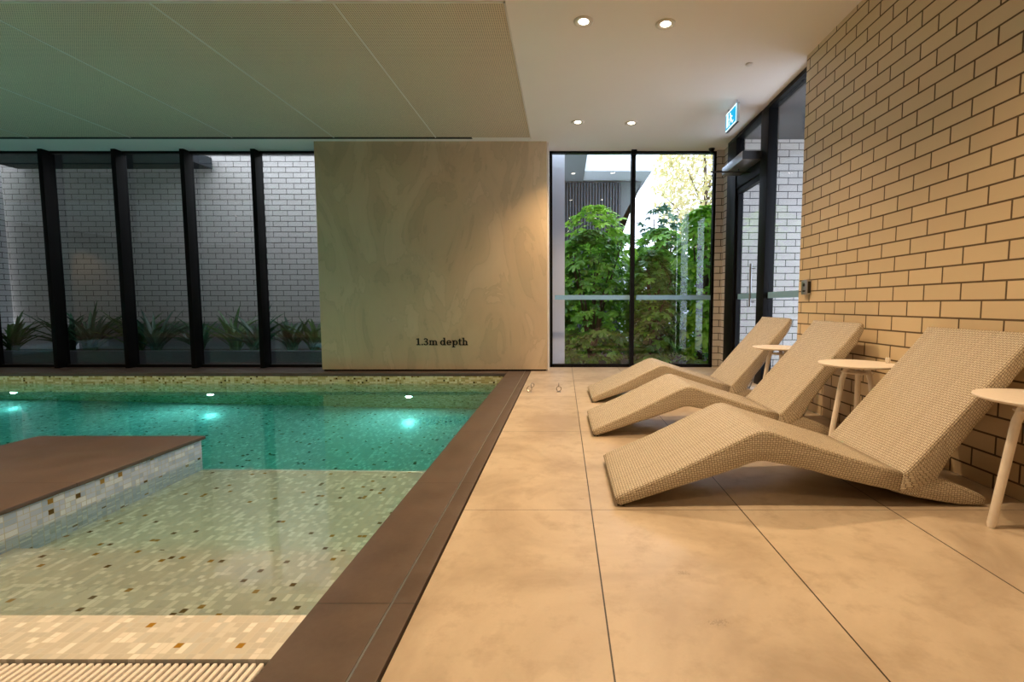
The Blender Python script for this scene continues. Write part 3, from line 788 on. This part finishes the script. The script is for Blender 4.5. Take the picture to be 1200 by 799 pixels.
rnd = random.Random(4)
def strap_leaf(bm, base, yaw, length, width, lean, droop):
    segs = 7; prev = None
    d = Vector((math.cos(yaw), math.sin(yaw), 0)); sd = Vector((-d.y, d.x, 0))
    p = Vector(base); ang = lean
    for i in range(segs+1):
        f = i/segs; w = width*math.sin(math.pi*min(1, 0.18+f*0.82))**0.7 * (1 if f < 0.98 else 0.1)
        fold = Vector((0,0,w*0.35))
        row = [bm.verts.new(p - sd*w/2 + fold), bm.verts.new(p), bm.verts.new(p + sd*w/2 + fold)]
        if prev:
            for k in (0, 1): bm.faces.new((prev[k], prev[k+1], row[k+1], row[k]))
        prev = row
        p = p + (d*math.sin(ang) + Vector((0,0,1))*math.cos(ang)) * (length/segs); ang += droop/segs
def strap_plant(x, y, z, n, size, label, mat):
    t = thing('strap_leaf_plant', label, 'plant', (x, y, z), 0, 'strappy plants outside the windows')
    b = bm_new()
    for k in range(n):
        strap_leaf(b, (rnd.uniform(-.05,.05), rnd.uniform(-.05,.05), 0), rnd.uniform(0, 6.283), size*rnd.uniform(0.6,1.15), rnd.uniform(0.040,0.070), rnd.uniform(0.1,0.7), rnd.uniform(0.3,1.3))
    obj('foliage', b, mat, t, smooth=True, recalc=False)
    b = bm_new(); tube(b, [(0,0,-0.02),(0.01,0,0.07)], [0.03,0.02], 8); obj('stem', b, M['bark'], t)
    return t
spots = [(-8.30, 7.35, 'by the bright wall at far left of the windows'), (-7.55, 7.45, 'behind the leftmost black mullion'), (-6.95, 7.2, 'left in the second window bay'), (-6.45, 7.4, 'right in the second window bay'),
         (-5.95, 7.15, 'just left of the third window bay'), (-5.45, 7.3, 'centred in the third window bay'), (-4.95, 7.4, 'right in the third window bay'), (-4.5, 7.2, 'left in the fourth window bay'), (-4.05, 7.35, 'in the middle of the fourth bay'), (-3.7, 7.3, 'beside the last mullion before the stone panel')]
for i, (x, y, w) in enumerate(spots):
    strap_plant(x*1.01-0.05, y, 0.10, 34 + rnd.randint(0, 9), 0.66*rnd.uniform(0.85, 1.2), 'strappy green plant ' + w, M['leaf_blue'] if i % 3 else M['leaf_strap'])

# ------------------------------------------------------------------ outside: garden beyond the right windows
b = bm_new(); box(b, -0.30, 14, 6.40, 30, -0.35, -0.12); struct('garden_ground', b, M['soil'], label='dark garden bed beyond the right hand window', cat='ground')
b = bm_new(); box(b, -0.30, 0.02, 6.60, 6.85, -0.2, 4.2); struct('garden_column', b, M['white_render'], label='white rendered column at the left of the garden window', cat='column')
b = bm_new(); box(b, -0.30, 4.2, 6.47, 7.5, 3.22, 3.4); struct('shade_slab', b, M['dark_soffit'], label='unseen slab added above the garden window to shade the shrubs', cat='shade_slab')  # unseen overhang added to darken the shrubs below
bd = thing('clad_building', 'charcoal building with vertical slats beyond the garden shrubs', 'building', (0,0,0))
b = bm_new(); box(b, -1.6, 1.22, 10.55, 12, -0.3, 3.42); obj('wall', b, M['slat'], bd)
for k in range(26):
    xx = -0.35 + k*0.061
    b = bm_new(); box(b, xx, xx+0.030, 10.40, 10.55, 0.0, 3.40); obj('slat', b, M['slat'], bd)
b = bm_new(); box(b, -1.8, 0.42, 8.2, 12, 3.42, 3.6); obj('canopy', b, M['concrete'], bd)
b = bm_new(); box(b, 0.42, 1.75, 9.7, 11.8, 3.44, 4.2); obj('roof_fascia', b, M['white_render'], bd)
b = bm_new(); prism(b, [(1.22, 3.42), (1.66, 3.42), (1.10, 2.35), (1.10, 2.2), (1.22, 2.2)], 'y', 10.45, 10.75); obj('raking_wall', b, M['concrete'], bd)
b = bm_new(); box(b, -1.6, 9, 12.5, 12.7, -0.3, 1.75); struct('back_fence', b, M['white_render'], label='pale boundary wall at the back of the garden', cat='wall')

def lobed_leaf(bm, base, yaw, pitch, size, roll=0.0):
    """fatsia / philodendron style leaf: seven pointed lobes, slightly cupped"""
    pts = []
    lob = 5
    for k in range(lob*4+1):
        a = -2.2 + 4.4*k/(lob*4)
        r = (0.50, 0.86, 1.0, 0.86)[k % 4]
        r *= (0.74 + 0.26*math.cos(a*0.7))
        pts.append((r*math.cos(a), r*math.sin(a)))
    mt = Matrix.Translation(base) @ Matrix.Rotation(yaw, 4, 'Z') @ Matrix.Rotation(pitch, 4, 'Y') @ Matrix.Rotation(roll, 4, 'X')
    c = bm.verts.new(mt @ Vector((0,0,0)))
    vs = [bm.verts.new(mt @ Vector((x*size, y*size, -0.22*size*(x*x+y*y)))) for x, y in pts]
    for p, q in zip(vs, vs[1:]): bm.faces.new((c, p, q))

def shrub(x, y, rx, ry, h, n, size, label, mat, seed, hmin=0.02, top=None, name='garden_shrub'):
    q = random.Random(seed)
    t = thing(name, label, 'shrub', (x, y, -0.12), 0, 'shrubs in the garden')
    b = bm_new(); bs = bm_new()
    for k in range(9):
        a = q.uniform(0, 6.28); f = q.uniform(0.3, 0.8)
        tube(bs, [(0,0,0), (rx*f*0.4*math.cos(a), ry*f*0.4*math.sin(a), h*0.45), (rx*f*math.cos(a), ry*f*math.sin(a), h*q.uniform(0.7,0.92))], [0.03, 0.02, 0.009], 6)
    for k in range(n):
        a = q.uniform(0, 6.28); zz = q.uniform(hmin, 1.0)
        prof = math.sqrt(max(0.02, 1 - max(0, (zz-0.55)/0.45)**2)) * (0.75 + 0.25*min(1, zz/0.3))
        f = q.uniform(0.35, 1.0)**0.5
        lobed_leaf(b, Vector((rx*f*prof*math.cos(a), ry*f*prof*math.sin(a), h*zz)), a + q.uniform(-.6,.6), q.uniform(0.15, 1.1) - 0.3*(zz > 0.85), size*q.uniform(0.6,1.25), q.uniform(-.4,.4))
    obj('foliage', b, mat, t, recalc=False)
    obj('stems', bs, M['bark'], t, smooth=True)
    return t
shrub(0.42, 7.25, 0.60, 0.36, 2.05, 620, 0.115, 'tall green lobed-leaf shrub filling the left garden pane', M['leaf'], 11)
shrub(0.55, 8.35, 0.75, 0.50, 2.62, 620, 0.135, 'lime topped shrub right before the slatted building', M['leaf_lime'], 12)
shrub(1.35, 7.35, 0.40, 0.36, 1.75, 520, 0.115, 'bushy green shrub just right of the window mullion', M['leaf'], 13)
shrub(2.15, 7.55, 0.42, 0.42, 2.45, 480, 0.14, 'tall lime green lobed-leaf shrub at the right of the garden window', M['leaf_lime'], 14)
shrub(1.75, 8.75, 0.62, 0.50, 2.30, 560, 0.14, 'deep green shrub behind the middle of the right garden pane', M['leaf'], 15)
shrub(2.95, 9.0, 0.60, 0.60, 2.80, 420, 0.16, 'green shrub farthest right beyond the garden window', M['leaf'], 19)
shrub(2.0, 10.1, 0.6, 0.5, 3.0, 240, 0.13, 'bluish green distant shrub above the lime one', M['leaf_blue'], 18)

def tree(x, y, h, r, n, size, label, mat, seed):
    q = random.Random(seed)
    t = thing('garden_tree', label, 'tree', (x, y, -0.12), 0, 'trees behind the garden')
    b = bm_new(); tube(b, [(0,0,0),(0.1,0,h*0.4),(0.0,0.1,h*0.85)], [0.14,0.10,0.03], 10)
    for k in range(12):
        a = q.uniform(0,6.28); z = h*q.uniform(0.35,0.75); tube(b, [(0.05,0,z),(r*0.8*math.cos(a), r*0.8*math.sin(a), z+h*0.18)], [0.04,0.01], 6)
    obj('trunk', b, M['bark'], t, smooth=True)
    b = bm_new()
    for k in range(n):
        a = q.uniform(0,6.28); c = q.uniform(-1,1); f = q.uniform(0.2,1)**0.45; s_ = math.sqrt(1-c*c)
        p = Vector((r*f*s_*math.cos(a), r*f*s_*math.sin(a), h*0.68 + h*0.34*f*c)); u = Vector((q.uniform(-1,1), q.uniform(-1,1), q.uniform(-1,1))).normalized()*size; v = u.orthogonal().normalized()*size*0.5
        vs = [b.verts.new(p-u), b.verts.new(p-v), b.verts.new(p+u), b.verts.new(p+v)]; b.faces.new(vs)
    obj('foliage', b, mat, t, recalc=False)
tree(4.6, 16.0, 7.2, 1.7, 3000, 0.12, 'pale yellow leaved tree against the bright sky', M['leaf_yellow'], 21)

# outside the door on the right
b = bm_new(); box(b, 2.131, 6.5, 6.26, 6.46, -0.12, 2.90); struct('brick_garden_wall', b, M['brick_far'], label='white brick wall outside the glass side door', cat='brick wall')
b = bm_new(); box(b, 2.10, 4.2, 3.2, 6.5, 2.90, 3.1); struct('door_canopy', b, M['dark_soffit'], label='dark canopy outside the glass side door', cat='canopy')
